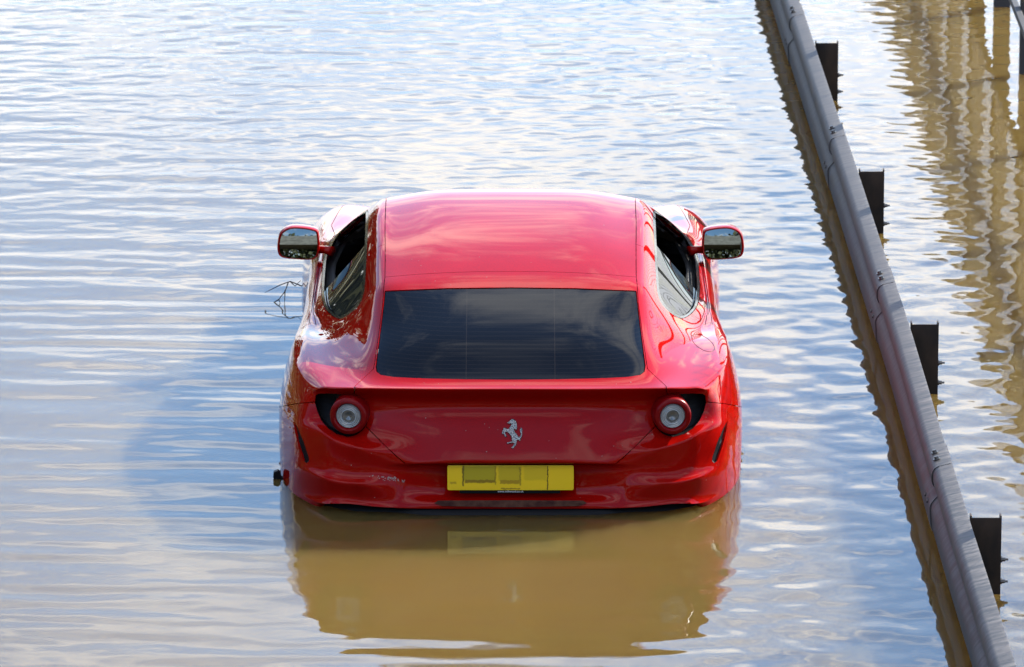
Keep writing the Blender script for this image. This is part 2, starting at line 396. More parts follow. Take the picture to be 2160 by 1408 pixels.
BK = [.20, .42, .64, .82, .93, .985, 1.0, 1.0, .98, .95, .88, .65]
xmax = {1: .932, 2: .966, 3: .984, 4: .988, 5: .978, 6: .952, 7: .937, 8: .932, 9: .932, 10: .938, 11: .952, 12: .972, 13: .980, 14: .945, 15: .85}
for i in range(1, NR):
    x0, s0, z0 = rows[i][7]
    c = []
    for tk, bk in zip(TK, BK):
        z = z0 + (-.30 - z0) * tk
        xm = xmax[i]
        b2 = bk
        x = x0 + (xm - x0) * b2
        if 6 <= i <= 10: x -= .018 * math.exp(-((tk - .33) / .16) ** 2)       # hollow in the door
        c.append((x, s0 + (.05 * tk if i == 15 else 0), z))
    belt.append(c)
for j in range(6, -1, -1):
    x0, s0, z0 = rows[NR - 1][j]
    belt.append([(x0 * (1 - .05 * tk), s0 + .10 * math.sin(tk * 2.6), z0 + (-.30 - z0) * tk) for tk in TK])
NM = len(belt)
verts = []; vid = {}
def addv(key, p):
    vid[key] = len(verts); verts.append(p)
for i in range(NR):
    for j in range(NJ): addv(('c', i, j), rows[i][j])
def key(k, m):
    if k == 0:
        if m < NJ: return ('c', 0, m)
        if m < NJ + NR - 1: return ('c', m - NJ + 1, 7)
        return ('c', NR - 1, 6 - (m - NJ - NR + 1))
    return ('b', k, m)
for m in range(NM):
    for k in range(1, K + 1): addv(('b', k, m), belt[m][k - 1])
half = []
for i in range(NR - 1):
    for j in range(NJ - 1): half.append((vid['c', i, j], vid['c', i, j + 1], vid['c', i + 1, j + 1], vid['c', i + 1, j]))
for k in range(K):
    for m in range(NM - 1): half.append((vid[key(k + 1, m)], vid[key(k + 1, m + 1)], vid[key(k, m + 1)], vid[key(k, m)]))
T = np.array(verts, float)
nh = len(T); cen_mask = np.abs(T[:, 0]) < 1e-6
mir = np.full(nh, -1); allv = [tuple(p) for p in T]
for i in range(nh):
    if cen_mask[i]: mir[i] = i
    else: mir[i] = len(allv); allv.append((-T[i, 0], T[i, 1], T[i, 2]))
faces = list(half) + [tuple(int(mir[v]) for v in f[::-1]) for f in half]
cage = bpy.data.meshes.new('cage'); cage.from_pydata(allv, [], faces); cage.update()
cr = cage.attributes.new('crease_edge', 'FLOAT', 'EDGE')
cw = {}
def crease(a, b, w):
    for p, q in ((a, b), (int(mir[a]), int(mir[b]))): cw[tuple(sorted((p, q)))] = w
for m in range(6): crease(vid[key(0, m)], vid[key(0, m + 1)], .75 if m < 5 else .55)
crease(vid[key(0, 6)], vid[key(0, 7)], .45)
for m in range(2): crease(vid[key(6, m)], vid[key(6, m + 1)], .9); crease(vid[key(7, m)], vid[key(7, m + 1)], .4); crease(vid[key(10, m)], vid[key(10, m + 1)], .85)
crease(vid[key(6, 2)], vid[key(6, 3)], .35)
for m in range(2, 7): crease(vid[key(10, m)], vid[key(10, m + 1)], .8)
for m in range(3, 7):
    crease(vid[key(5, m)], vid[key(5, m + 1)], .45 if m < 6 else .2); crease(vid[key(8, m)], vid[key(8, m + 1)], .45 if m < 6 else .2)
for i in range(0, 5): crease(vid['c', i, 7], vid['c', i + 1, 7], .75 if i < 4 else .5)
for e in cage.edges:
    w = cw.get(tuple(sorted(e.vertices)))
    if w: cr.data[e.index].value = w
cob = bpy.data.objects.new('cage', cage); COL.objects.link(cob)
sub = cob.modifiers.new('s', 'SUBSURF'); sub.levels = 2; sub.use_limit_surface = True; sub.boundary_smooth = 'ALL'
AT = np.array(allv); P = AT.copy()
def ev():
    bpy.context.view_layer.update(); dg = bpy.context.evaluated_depsgraph_get()
    eo = cob.evaluated_get(dg); me = eo.to_mesh(); a = np.empty(len(me.vertices) * 3); me.vertices.foreach_get('co', a)
    return a.reshape(-1, 3)
for it in range(9):
    S = ev()[:len(AT)]; P = P + .8 * (AT - S)
    cage.vertices.foreach_set('co', P.ravel()); cage.update()
sub.levels = 3
bpy.context.view_layer.update(); dg = bpy.context.evaluated_depsgraph_get()
shell = bpy.data.meshes.new_from_object(cob.evaluated_get(dg))
bpy.data.objects.remove(cob); bpy.data.meshes.remove(cage)
bm = bmesh.new(); bm.from_mesh(shell); bpy.data.meshes.remove(shell)
bmesh.ops.delete(bm, geom=[f for f in bm.faces if f.calc_center_median().x < 0], context='FACES')
for v in bm.verts:
    if abs(v.co.x) < 2e-4: v.co.x = 0
bm.normal_update()
for e in list(bm.edges)[:0]: pass
# --- cut outlines into the shell; outlines are lists of points of a projection
def plane_cam(a, b):
    n = ray(*a).cross(ray(*b)); n.normalize(); return CAMP, n
def plane_side(a, b):
    n = Vector((1, 0, 0)).cross(Vector((0, b[0] - a[0], b[1] - a[1]))).normalized(); return Vector((0, a[0], a[1])), n
def plane_top(a, b):
    n = Vector((0, 0, 1)).cross(Vector((b[0] - a[0], b[1] - a[1], 0))).normalized(); return Vector((a[0], a[1], 0)), n
CP, SP_ = math.cos(PITCH), math.sin(PITCH)
def pj_cam(co):
    d = co - CAMP; zc_ = d.y * CP - d.z * SP_; yc = d.y * SP_ + d.z * CP
    return d.x / zc_ * FPX, 704 - yc / zc_ * FPX
def pj_side(co): return co.y, co.z
def pj_top(co): return co.x, co.y
def ok_cam(f): return f.normal.dot(f.calc_center_median() - CAMP) < 0
def ok_side(f): return f.calc_center_median().x > .45
def ok_top(f): return f.normal.z > .15
PJ = {'cam': (plane_cam, pj_cam, ok_cam, 10), 'side': (plane_side, pj_side, ok_side, .04), 'top': (plane_top, pj_top, ok_top, .05)}
def seg_d(p, a, b):
    ax, ay = a; bx, by = b; dx, dy = bx - ax, by - ay
    t_ = max(0, min(1, ((p[0] - ax) * dx + (p[1] - ay) * dy) / (dx * dx + dy * dy + 1e-12)))
    return math.hypot(p[0] - ax - t_ * dx, p[1] - ay - t_ * dy)
def cut(kind, pts, closed=True, extra=None):
    pl, pj, okf, mg = PJ[kind]
    segs = list(zip(pts, pts[1:] + pts[:1])) if closed else list(zip(pts, pts[1:]))
    x0 = min(p[0] for p in pts) - 3 * mg; x1 = max(p[0] for p in pts) + 3 * mg; y0 = min(p[1] for p in pts) - 3 * mg; y1 = max(p[1] for p in pts) + 3 * mg
    cand = []
    for f in bm.faces:
        if not okf(f): continue
        if extra and not extra(f): continue
        c = pj(f.calc_center_median())
        if x0 < c[0] < x1 and y0 < c[1] < y1: cand.append(f)
    for a, b in segs:
        if math.hypot(a[0] - b[0], a[1] - b[1]) < 1e-6: continue
        near = []; 
        for f in cand:
            if f.is_valid:
                q = [pj(v.co) for v in f.verts]
                if min(seg_d(c, a, b) for c in q) < mg * .35 or seg_d(pj(f.calc_center_median()), a, b) < mg * .6: near.append(f)
        if not near: continue
        co, no_ = pl(a, b)
        es = list({e for f in near for e in f.edges}); vs = list({v for f in near for v in f.verts})
        r = bmesh.ops.bisect_plane(bm, geom=near + es + vs, dist=1e-6, plane_co=co, plane_no=no_)
        new = [g for g in r['geom'] if isinstance(g, bmesh.types.BMFace)]
        cand = list({f for f in cand if f.is_valid} | set(new))
def inside(p, poly):
    x, y = p; c = False; n = len(poly)
    for i in range(n):
        x0, y0 = poly[i]; x1, y1 = poly[i - 1]
        if (y0 > y) != (y1 > y) and x < (x1 - x0) * (y - y0) / (y1 - y0) + x0: c = not c
    return c
def spline(pts, n=4):      # closed Catmull-Rom through an outline
    o = []; m = len(pts)
    for i in range(m):
        p0, p1, p2, p3 = (np.array(pts[(i + d) % m], float) for d in (-1, 0, 1, 2))
        for k in range(n):
            u = k / n
            o.append(tuple(.5 * ((2 * p1) + (-p0 + p2) * u + (2 * p0 - 5 * p1 + 4 * p2 - p3) * u * u + (-p0 + 3 * p1 - 3 * p2 + p3) * u ** 3)))
    return o
LAMP = (341.5, 877.5)
REARWIN = [(-1, 607), (130, 608.5), (262, 614), (266, 650), (272, 700), (279, 755), (281, 772), (279, 784), (270, 791), (245, 795), (190, 798), (100, 800), (-1, 801)]
GATE = [(-1, 573), (70, 573.5), (140, 576), (200, 579.5), (262, 585), (264, 600), (266.5, 640), (275, 705), (284, 768), (286, 779), (325, 815), (327, 832), (311, 846), (301, 862), (297, 880), (302, 900), (258, 944), (232, 968), (218, 979), (-1, 979)]
ROOF = [(-1, 380), (200, 380), (259, 400), (262, 470), (261.5, 540), (262, 585), (200, 579.5), (140, 576), (70, 573.5), (-1, 573)]
SIDEWIN = spline([(298, 447), (299, 500), (302, 560), (306, 615), (317, 644), (338, 663), (357, 672.5), (376, 664), (391, 645), (396.5, 615), (395, 580), (391, 540), (377, 508), (356, 481), (335, 461), (312, 447)], 3)
ctr = np.mean(SIDEWIN, axis=0)
def inset(poly, d):
    o = []; m = len(poly)
    for i in range(m):
        a, b, c = (np.array(poly[(i + q) % m], float) for q in (-1, 0, 1))
        t_ = c - a; t_ /= np.linalg.norm(t_) + 1e-9; n_ = np.array([-t_[1], t_[0]])
        if n_.dot(ctr - b) < 0: n_ = -n_
        o.append(tuple(b + n_ * d))
    return o
SIDEGLASS = inset(SIDEWIN, 6)
GLASSTOP = [(290, 492), (351, 562), (410, 628)]
POD = [(409, 850), (408, 836), (402, 831.5), (380, 830.5), (341, 833)] + [(LAMP[0] + 44 * math.cos(a), LAMP[1] + 44 * math.sin(a)) for a in np.linspace(-math.pi / 2, -3 * math.pi / 2 + .0, 14)][1:] + [(362, 916), (380, 905), (395, 888), (404, 868)]
VENT = [(454.5, 889), (447, 902), (440, 918), (434, 932), (428, 950), (423, 965), (422.5, 973), (427, 977), (433, 972), (441, 950), (447, 930), (452, 910)]
BUMP = [(520, 866), (485, 859), (450, 852), (406, 848)]
cut('cam', REARWIN[:], closed=False); cut('cam', GATE, closed=False)
cut('cam', ROOF[1:6], closed=False); cut('cam', [(-1, 573)], closed=False) if False else None
cut('cam', SIDEWIN); cut('cam', SIDEGLASS); cut('cam', GLASSTOP, closed=False, extra=lambda f: f.calc_center_median().x > .5 and f.calc_center_median().y > .8); cut('cam', POD); cut('cam', VENT); cut('cam', BUMP, closed=False)
ARCH = lambda s0: [(s0 + .365 * math.cos(a), -.115 + .36 * math.sin(a)) for a in np.linspace(0, 2 * math.pi, 30)[:-1]]
AX_R, AX_F = .99, 3.97
cut('side', ARCH(AX_R)); cut('side', ARCH(AX_F))
DOOR = [(2.86, -.5), (2.88, 0.0), (2.80, .25), (2.78, .47), (1.27, .50), (1.30, .40), (1.36, .15), (1.37, -.05), (1.33, -.15), (1.33, -.5)]
lowside = lambda f: f.calc_center_median().z < .54
cut('side', DOOR[:5] , closed=False, extra=lowside); cut('side', DOOR[3:], closed=False, extra=lowside)
HOODL = [(.80, 3.02), (.825, 3.3), (.80, 3.7), (.775, 4.1), (.73, 4.5), (.64, 4.74)]
SCREEN = [(-1, 2.30), (.25, 2.295), (.42, 2.27), (.57, 2.24), (.615, 2.30), (.70, 2.6), (.765, 2.84), (.66, 2.93), (.44, 3.0), (.26, 3.03), (-1, 3.04)]
cut('top', HOODL, closed=False); cut('top', SCREEN, closed=False)
bm.normal_update(); bm.faces.ensure_lookup_table(); bm.verts.index_update()
HOODPOLY = [(-1, 3.04), (.26, 3.03), (.44, 3.0), (.66, 2.93), (.765, 2.84), (.80, 3.02)] + HOODL[1:] + [(.64, 4.9), (-1, 4.95)]
def classify(f):
    c = f.calc_center_median(); n = f.normal; cam_ok = ok_cam(f)
    if cam_ok and c.y < 3.0:
        q = pj_cam(c)
        if inside(q, SIDEGLASS) and c.x > .5: return 'side_window' if q[1] > np.interp(q[0], [290, 351, 410], [492, 562, 628]) else 'opening'
        if inside(q, SIDEWIN) and c.x > .5: return 'window_trim'
        if c.y < 1.3:
            if inside(q, POD): return None
            if inside(q, VENT): return None
            if inside(q, REARWIN): return 'rear_window'
            if inside(q, GATE): return 'tailgate'
    if c.y > 2.1 and n.z > .15:
        if inside((c.x, c.y), SCREEN): return 'windscreen'
        if inside((c.x, c.y), HOODPOLY): return 'bonnet'
    if c.x > .45 and abs(n.x) > .2 or c.z < .3:
        for a0 in (AX_R, AX_F):
            if c.x > .45 and math.hypot((c.y - a0) / .365, (c.z + .115) / .36) < 1 and n.x > .3: return None
        if c.x > .5 and c.z < .54 and inside((c.y, c.z), DOOR): return 'door'
    q = pj_cam(c)
    if c.y < 2.4 and n.z > .3 and inside(q, ROOF): return 'roof_panel'
    if c.y < 1.3:
        # bumper below the shut line
        lim = np.interp(q[0], [406, 450, 485, 520], [848, 852, 859, 866])
        if q[1] > lim and c.z < .5 and (q[0] > 406 or q[1] > 850): 
            if c.y < AX_R: return 'rear_bumper'
        return 'rear_quarter'
    if c.y > 2.6: return 'front_wing' if c.y < 4.35 or c.z > .16 else 'front_bumper'
    if n.z < .3 and c.z < .1: return 'rear_quarter' if c.y < 2 else 'front_wing'
    return 'roof_side'
lab = {}
for f in bm.faces:
    l_ = classify(f)
    if l_: lab.setdefault(l_, []).append(f)
VCO = {}; VNO = {}
for v in bm.verts:
    VCO[v.index] = v.co.copy(); n = v.normal.copy()
    if abs(v.co.x) < 1e-5: n.x = 0; n.normalize()
    VNO[v.index] = n
def panel(name, fcs, side, material, depth=.012, gap=.0016, sink=0, parent=None):
    """one body panel: side 0 = both halves in one, +1 right, -1 left. Rim pulled in by gap and turned down by depth."""
    idx = {}; V = []; NO = []; F = []
    def gv(i, sg):
        k = (i, 1 if VCO[i].x == 0 else sg)
        if k not in idx:
            p = VCO[i]; n = VNO[i]; idx[k] = len(V)
            V.append(Vector((p.x * sg, p.y, p.z))); NO.append(Vector((n.x * sg, n.y, n.z)))
        return idx[k]
    for sg in ((1, -1) if side == 0 else (side,)):
        for f in fcs:
            q = [gv(v.index, sg) for v in f.verts]
            F.append(q if sg > 0 else q[::-1])
    cnt = {}
    for q in F:
        for a, b in zip(q, q[1:] + q[:1]): cnt.setdefault((min(a, b), max(a, b)), []).append((a, b, q))
    inw = {}; rim = []
    for (a, b), l_ in cnt.items():
        if len(l_) != 1: continue
        a, b, q = l_[0]
        e = V[b] - V[a]; c = sum((V[i] for i in q), Vector()) / len(q) - V[a]
        if e.length < 1e-7: continue
        e.normalize(); d = c - e * c.dot(e)
        if d.length > 1e-7: d.normalize()
        inw[a] = inw.get(a, Vector()) + d; inw[b] = inw.get(b, Vector()) + d
        rim.append((a, b))
    for i, d in inw.items():
        if d.length > 1e-6: d.normalize(); V[i] = V[i] + d * gap
    if sink: V = [p - n * sink for p, n in zip(V, NO)]
    nb = len(V); rid = {}
    for a, b in rim:
        ids = []
        for i in (a, b):
            if i not in rid:
                rid[i] = len(V); d = inw[i]
                V.append(V[i].copy()); NO.append(-d); V.append(V[i] - NO[i] * depth + d * .002); NO.append(-d)
            ids.append(rid[i])
        F.append([ids[1], ids[0], ids[0] + 1, ids[1] + 1])
    me = bpy.data.meshes.new(name); me.from_pydata([tuple(p) for p in V], [], F); me.update()
    me.polygons.foreach_set('use_smooth', [True] * len(me.polygons))
    me.normals_split_custom_set_from_vertices([tuple(n) for n in NO])
    o = link_mesh(name, me, material, parent or car)
    o.matrix_parent_inverse = CARINV if parent is None else Matrix()
    return o
made = {}
for nm_, (sd_, mt, sk) in {'tailgate': (0, PAINT, 0), 'roof_panel': (0, PAINT, 0), 'rear_bumper': (0, PAINT, 0), 'bonnet': (0, PAINT, 0), 'windscreen': (0, GLASS, .003),
                           'front_bumper': (0, PAINT, 0), 'rear_quarter': (1, PAINT, 0), 'roof_side': (1, PAINT, 0), 'sill': (1, PAINT, 0), 'front_wing': (1, PAINT, 0), 'door': (1, PAINT, 0), 'window_trim': (1, GLOSSBLACK, .001), 'side_window': (1, SIDEGL, .012)}.items():
    if nm_ not in lab: continue
    for s_ in ((0,) if sd_ == 0 else (1, -1)):
        made[nm_, s_] = panel(nm_, lab[nm_], s_, mt, sink=sk)
lining = [f for l_ in ('roof_panel', 'roof_side', 'windscreen', 'rear_quarter', 'window_trim', 'tailgate', 'rear_window', 'door', 'sill', 'bonnet', 'front_wing') if l_ in lab for f in lab[l_] if .5 < f.calc_center_median().y < 3.2 and f.calc_center_median().z > -.25]
panel('cabin_lining', lining, 0, LINING, sink=.045, gap=0)
made['rear_window', 0] = panel('rear_window', lab['rear_window'], 0, REARGL, sink=.003, gap=.002, parent=made['tailgate', 0])
# ray caster on the finished shell for placing pieces
from mathutils.bvhtree import BVHTree
TREE = BVHTree.FromBMesh(bm)
def hit(px, py):
    d = ray(abs(px), py); loc, no_, i, dist = TREE.ray_cast(CAMP, d.normalized())
    if loc is None: return None, None
    if px < 0: return Vector((-loc.x, loc.y, loc.z)), Vector((-no_.x, no_.y, no_.z))
    return loc, no_
bm_shell = bm
# --- tail lamps in their black pods, side vents
def patch(outline, back, material, name, parent=None, sgn=1, lift=0.0):
    """a sheet filling an outline, set back along y from the shell with a rim going back"""
    pts = []
    for p in outline:
        loc, no_ = hit(p[0], p[1])
        pts.append(loc)
    c = sum(pts, Vector()) / len(pts)
    n = len(pts); V = []; F = []
    for r_, dy in ((1.02, back * .15), (1.0, back), (.6, back), (.25, back)):
        for p in pts:
            q = c + (p - c) * r_; V.append(Vector((q.x * sgn, q.y + dy - lift, q.z)))
    V.append(Vector((c.x * sgn, c.y + back - lift, c.z)))
    for r_ in range(3):
        for i in range(n): F.append((r_ * n + i, r_ * n + (i + 1) % n, (r_ + 1) * n + (i + 1) % n, (r_ + 1) * n + i))
    for i in range(n): F.append((3 * n + i, 3 * n + (i + 1) % n, 4 * n))
    if sgn > 0: F = [f[::-1] for f in F]
    return cpart(name, V, F, material, parent)
def lathe(prof, c, ax_tilt, n=40, sgn=1):
    """prof: (radius, y) pairs, axis along -y tilted"""
    V = []; F = []
    rot = Matrix.Rotation(ax_tilt[0], 3, 'X') @ Matrix.Rotation(ax_tilt[1], 3, 'Z')
    for r_, y in prof:
        for k in range(n):
            a = 2 * math.pi * k / n; p = rot @ Vector((r_ * math.cos(a), y, r_ * math.sin(a)))
            V.append(Vector((c[0] * sgn + p.x, c[1] + p.y, c[2] + p.z)))
    for i in range(len(prof) - 1):
        for k in range(n): F.append((i * n + k, i * n + (k + 1) % n, (i + 1) * n + (k + 1) % n, (i + 1) * n + k))
    return V, F
for sg in (1, -1):
    patch(POD, .050, BLACK, 'lamp_recess', sgn=sg)
    sL = .09; zL = zof(LAMP[1], sL); xL = xof(LAMP[0], sL, zL)
    tl = empty('tail_lamp', (0, 0, 0), car); tl.matrix_parent_inverse = CARINV
    tilt = (R(2), R(9) * sg)
    def lp(name, prof, m):
        v, f = lathe(prof, (xL, sL, zL), tilt, 48, sg); o = from_data(name, v, f, m, tl, True)
        md = o.modifiers.new('e', 'EDGE_SPLIT'); md.split_angle = R(40)
    lp('red_ring', [(.052, -.004), (.054, -.012), (.060, -.017), (.070, -.016), (.0765, -.010), (.0785, 0), (.0785, .09)], LENSRED)
    lp('clear_ring', [(.0255, -.002), (.027, -.008), (.0305, -.006), (.034, -.009), (.0375, -.006), (.041, -.009), (.0445, -.006), (.0475, -.008), (.0515, -.004), (.0515, .02)], LENSCLEAR)
    lp('centre_lens', [(.0005, .003), (.008, .001), (.016, -.003), (.022, -.005), (.0252, -.004), (.0252, .02)], LENSDARK)
    patch(VENT, .014, BLACK, 'bumper_vent', sgn=sg)

# --- number plate (flat print smudged beyond reading) and its holder
def plane_img(px, py, s): z = zof(py, s); return Vector((xof(px, s, z), s, z))
PLATE = mat('yellow_plate', (.62, .43, .003), .35, coat=.4)
def plate_tex(m):
    t = m.node_tree; n = t.nodes; l = t.links
    tcn = n.new('ShaderNodeTexCoord'); sx = n.new('ShaderNodeSeparateXYZ'); l.new(tcn.outputs['Object'], sx.inputs[0])
    def mm(op, a, b=None):
        q = n.new('ShaderNodeMath'); q.operation = op
        for i, v in enumerate((a, b)):
            if v is None: continue
            if isinstance(v, (int, float)): q.inputs[i].default_value = v
            else: l.new(v, q.inputs[i])
        return q.outputs[0]
    X_, Z_ = sx.outputs[0], sx.outputs[2]
    nz = n.new('ShaderNodeTexNoise'); nz.inputs['Scale'].default_value = 70; nz.inputs['Detail'].default_value = 4; l.new(tcn.outputs['Object'], nz.inputs[0])
    nj = mm('MULTIPLY', mm('SUBTRACT', nz.outputs[0], .5), .012)
    Xn, Zn = mm('ADD', X_, nj), mm('ADD', Z_, nj)
    def box(x0, x1, z0, z1, soft=.003):
        def edge(v, a, sgn_):
            q = n.new('ShaderNodeMapRange'); q.interpolation_type = 'SMOOTHSTEP'
            q.inputs[1].default_value = a - soft; q.inputs[2].default_value = a + soft
            q.inputs[3].default_value = 0 if sgn_ > 0 else 1; q.inputs[4].default_value = 1 if sgn_ > 0 else 0
            l.new(v, q.inputs[0]); return q.outputs[0]
        return mm('MULTIPLY', mm('MULTIPLY', edge(Xn, x0, 1), edge(Xn, x1, -1)), mm('MULTIPLY', edge(Zn, z0, 1), edge(Zn, z1, -1)))
    col = None
    def lay(prev, mask, c, w):
        mx = n.new('ShaderNodeMix'); mx.data_type = 'RGBA'; l.new(mm('MULTIPLY', mask, w), mx.inputs[0])
        if isinstance(prev, tuple): mx.inputs[6].default_value = prev
        else: l.new(prev, mx.inputs[6])
        mx.inputs[7].default_value = c; return mx.outputs[2]
    c = lay((.64, .41, .0015, 1), box(-.196, -.062, -.012, .050, .006), (.22, .20, .004, 1), .75)
    c = lay(c, box(-.05, .044, -.012, .050, .006), (.33, .25, .004, 1), .7)
    c = lay(c, box(.055, .15, -.010, .050, .006), (.42, .30, .004, 1), .6)
    c = lay(c, box(-.199, -.192, -.036, .05, .0025), (.06, .04, .002, 1), .9)
    c = lay(c, box(-.066, -.060, -.03, .05, .003), (.14, .09, .003, 1), .7)
    c = lay(c, box(.036, .043, -.034, .045, .003), (.12, .08, .003, 1), .7)
    c = lay(c, box(.1505, .155, -.05, .05, .001), (.03, .02, .002, 1), .95)
    c = lay(c, box(-.188, -.064, -.022, -.009, .003), (.10, .05, .002, 1), .8)
    c = lay(c, box(-.044, .036, -.026, -.010, .003), (.13, .06, .002, 1), .65)
    c = lay(c, box(-.25, -.222, -.026, -.017, .003), (.15, .09, .002, 1), .6)
    c = lay(c, box(-.04, .04, -.049, -.043, .0015), (.12, .07, .002, 1), .7)
    l.new(c, bsdf(m).inputs['Base Color'])
plate_tex(PLATE)
sP = .052
pc = plane_img(0, 1008, sP)
bm2 = bmesh.new(); bm_box(bm2, -.260, .260, -.0025, .0025, -.052, .052)
es = [e for e in bm2.edges if abs(e.verts[0].co.x - e.verts[1].co.x) < 1e-6 and abs(e.verts[0].co.z - e.verts[1].co.z) < 1e-6]
bmesh.ops.bevel(bm2, geom=es, offset=.007, segments=4, affect='EDGES', profile=.5)
plate = from_bm('number_plate', bm2, PLATE, car); plate.matrix_parent_inverse = CARINV; plate.location = pc; plate.rotation_euler = (R(-4), 0, 0)
bm2 = bmesh.new(); bm_box(bm2, -.21, .205, .004, .02, -.068, .045, .003)
h_ = from_bm('plate_holder', bm2, BLACK, plate)
cu = bpy.data.curves.new('print', 'FONT'); cu.body = 'www.millwood.co.uk'; cu.size = .0125; cu.align_x = 'CENTER'; cu.extrude = .0003
to = bpy.data.objects.new('print', cu); COL.objects.link(to); bpy.context.view_layer.update()
me = bpy.data.meshes.new_from_object(to.evaluated_get(bpy.context.evaluated_depsgraph_get())); bpy.data.objects.remove(to)
tx = link_mesh('web_address_print', me, None, plate); me.materials.clear(); me.materials.append(mat('white_print', (.6, .6, .6), .5)); tx.rotation_euler = (R(90), 0, 0); tx.location = (0, .0032, -.0625)

noise_col(CHROME, (.09, .09, .09), (.36, .36, .35), (260, 260, 260), lo=.4, hi=.6, detail=2, bump=.0035)
# --- horse badge, cast metal
HORSE = [(1010, 195), (1022, 186), (1040, 178), (1048, 160), (1060, 152), (1075, 150), (1095, 158), (1115, 180), (1126, 210), (1128, 250), (1120, 285), (1106, 272), (1092, 268), (1088, 285), (1102, 312), (1122, 335), (1142, 365), (1160, 374), (1176, 360), (1183, 335), (1176, 312), (1168, 288), (1182, 258), (1196, 278), (1192, 300), (1194, 330), (1190, 358), (1178, 385), (1166, 418), (1150, 405), (1132, 402), (1122, 420), (1120, 455), (1108, 478), (1088, 500), (1072, 508), (1062, 498), (1080, 484), (1096, 462), (1094, 442), (1078, 440), (1040, 446), (1012, 454), (1006, 442), (1040, 434), (1072, 426), (1066, 400), (1062, 365), (1040, 335), (1018, 312), (1000, 308), (982, 304), (976, 322), (990, 352), (994, 364), (978, 362), (966, 330), (962, 308), (956, 330), (942, 328), (946, 304), (956, 276), (972, 256), (990, 262), (1012, 278), (1030, 268), (1046, 246), (1062, 218), (1060, 204), (1040, 206), (1020, 206)]
cu = bpy.data.curves.new('badge', 'CURVE'); cu.dimensions = '2D'; cu.fill_mode = 'BOTH'; cu.extrude = .0004; cu.bevel_depth = .0032; cu.bevel_resolution = 4; cu.offset = -.0017
spn = cu.splines.new('POLY'); spn.points.add(len(HORSE) - 1); spn.use_cyclic_u = True
hc = (1070, 330)
for p, (x, y) in zip(spn.points, HORSE): p.co = ((x - hc[0]) / 6 / 513, -(y - hc[1]) / 6 / 513 / .97, 0, 1)
bo = bpy.data.objects.new('badge', cu); COL.objects.link(bo); bpy.context.view_layer.update()
me = bpy.data.meshes.new_from_object(bo.evaluated_get(bpy.context.evaluated_depsgraph_get())); bpy.data.objects.remove(bo)
loc, no_ = hit(.5, 915); me.materials.clear()
badge = link_mesh('horse_badge', me, CHROME, made['tailgate', 0]); badge.location = loc + Vector((0, -.003, 0)); badge.rotation_euler = (R(90) - math.asin(max(-1, min(1, no_.z))), 0, 0)

# --- rear diffuser, reflector slot
v = []; f = []
xs_ = np.linspace(-.77, .77, 25)
for i, x in enumerate(xs_):
    q = abs(x); w_ = max(0, q - .52); s_b = .8 * w_ * w_ + max(0, q - .66) * .5
    e_ = .050 * min(1, max(0, (q - .36) / .12))            # centre piece stands proud, sides are recessed exhaust bays
    for (s, z) in ((.060 + s_b + e_, .06 if q > .40 else .022), (.0 + s_b + e_, .012), (-.012 + s_b + e_, -.01), (.0 + s_b + e_, -.05), (.14 + s_b, -.12)): v.append((x, s, z))
for i in range(24):
    for k in range(4): f.append((i * 5 + k, i * 5 + k + 1, (i + 1) * 5 + k + 1, (i + 1) * 5 + k))
cpart('diffuser', v, f, BLACK, smooth=True)
SLOT = [(-150, 1059), (0, 1058.5), (150, 1059), (158, 1063), (140, 1068), (0, 1070), (-140, 1068), (-158, 1063)]
MUDDY = mat('mud_film', (.10, .045, .025), .85, spec=.1); noise_col(MUDDY, (.07, .03, .018), (.028, .008, .006), (30, 30, 30), lo=.3, hi=.7)
V = []; n_ = len(SLOT)
for p in SLOT:
    l_, nn_ = hit(p[0] if p[0] else .5, p[1]); V.append(l_ - ray(0, 1064) * .0 + nn_ * .007)
top_ = [V[0], V[1], V[2]]
cpart('bumper_slot', V, [(0, 1, 6, 7), (1, 2, 3, 4), (1, 4, 5, 6)], MUDDY)

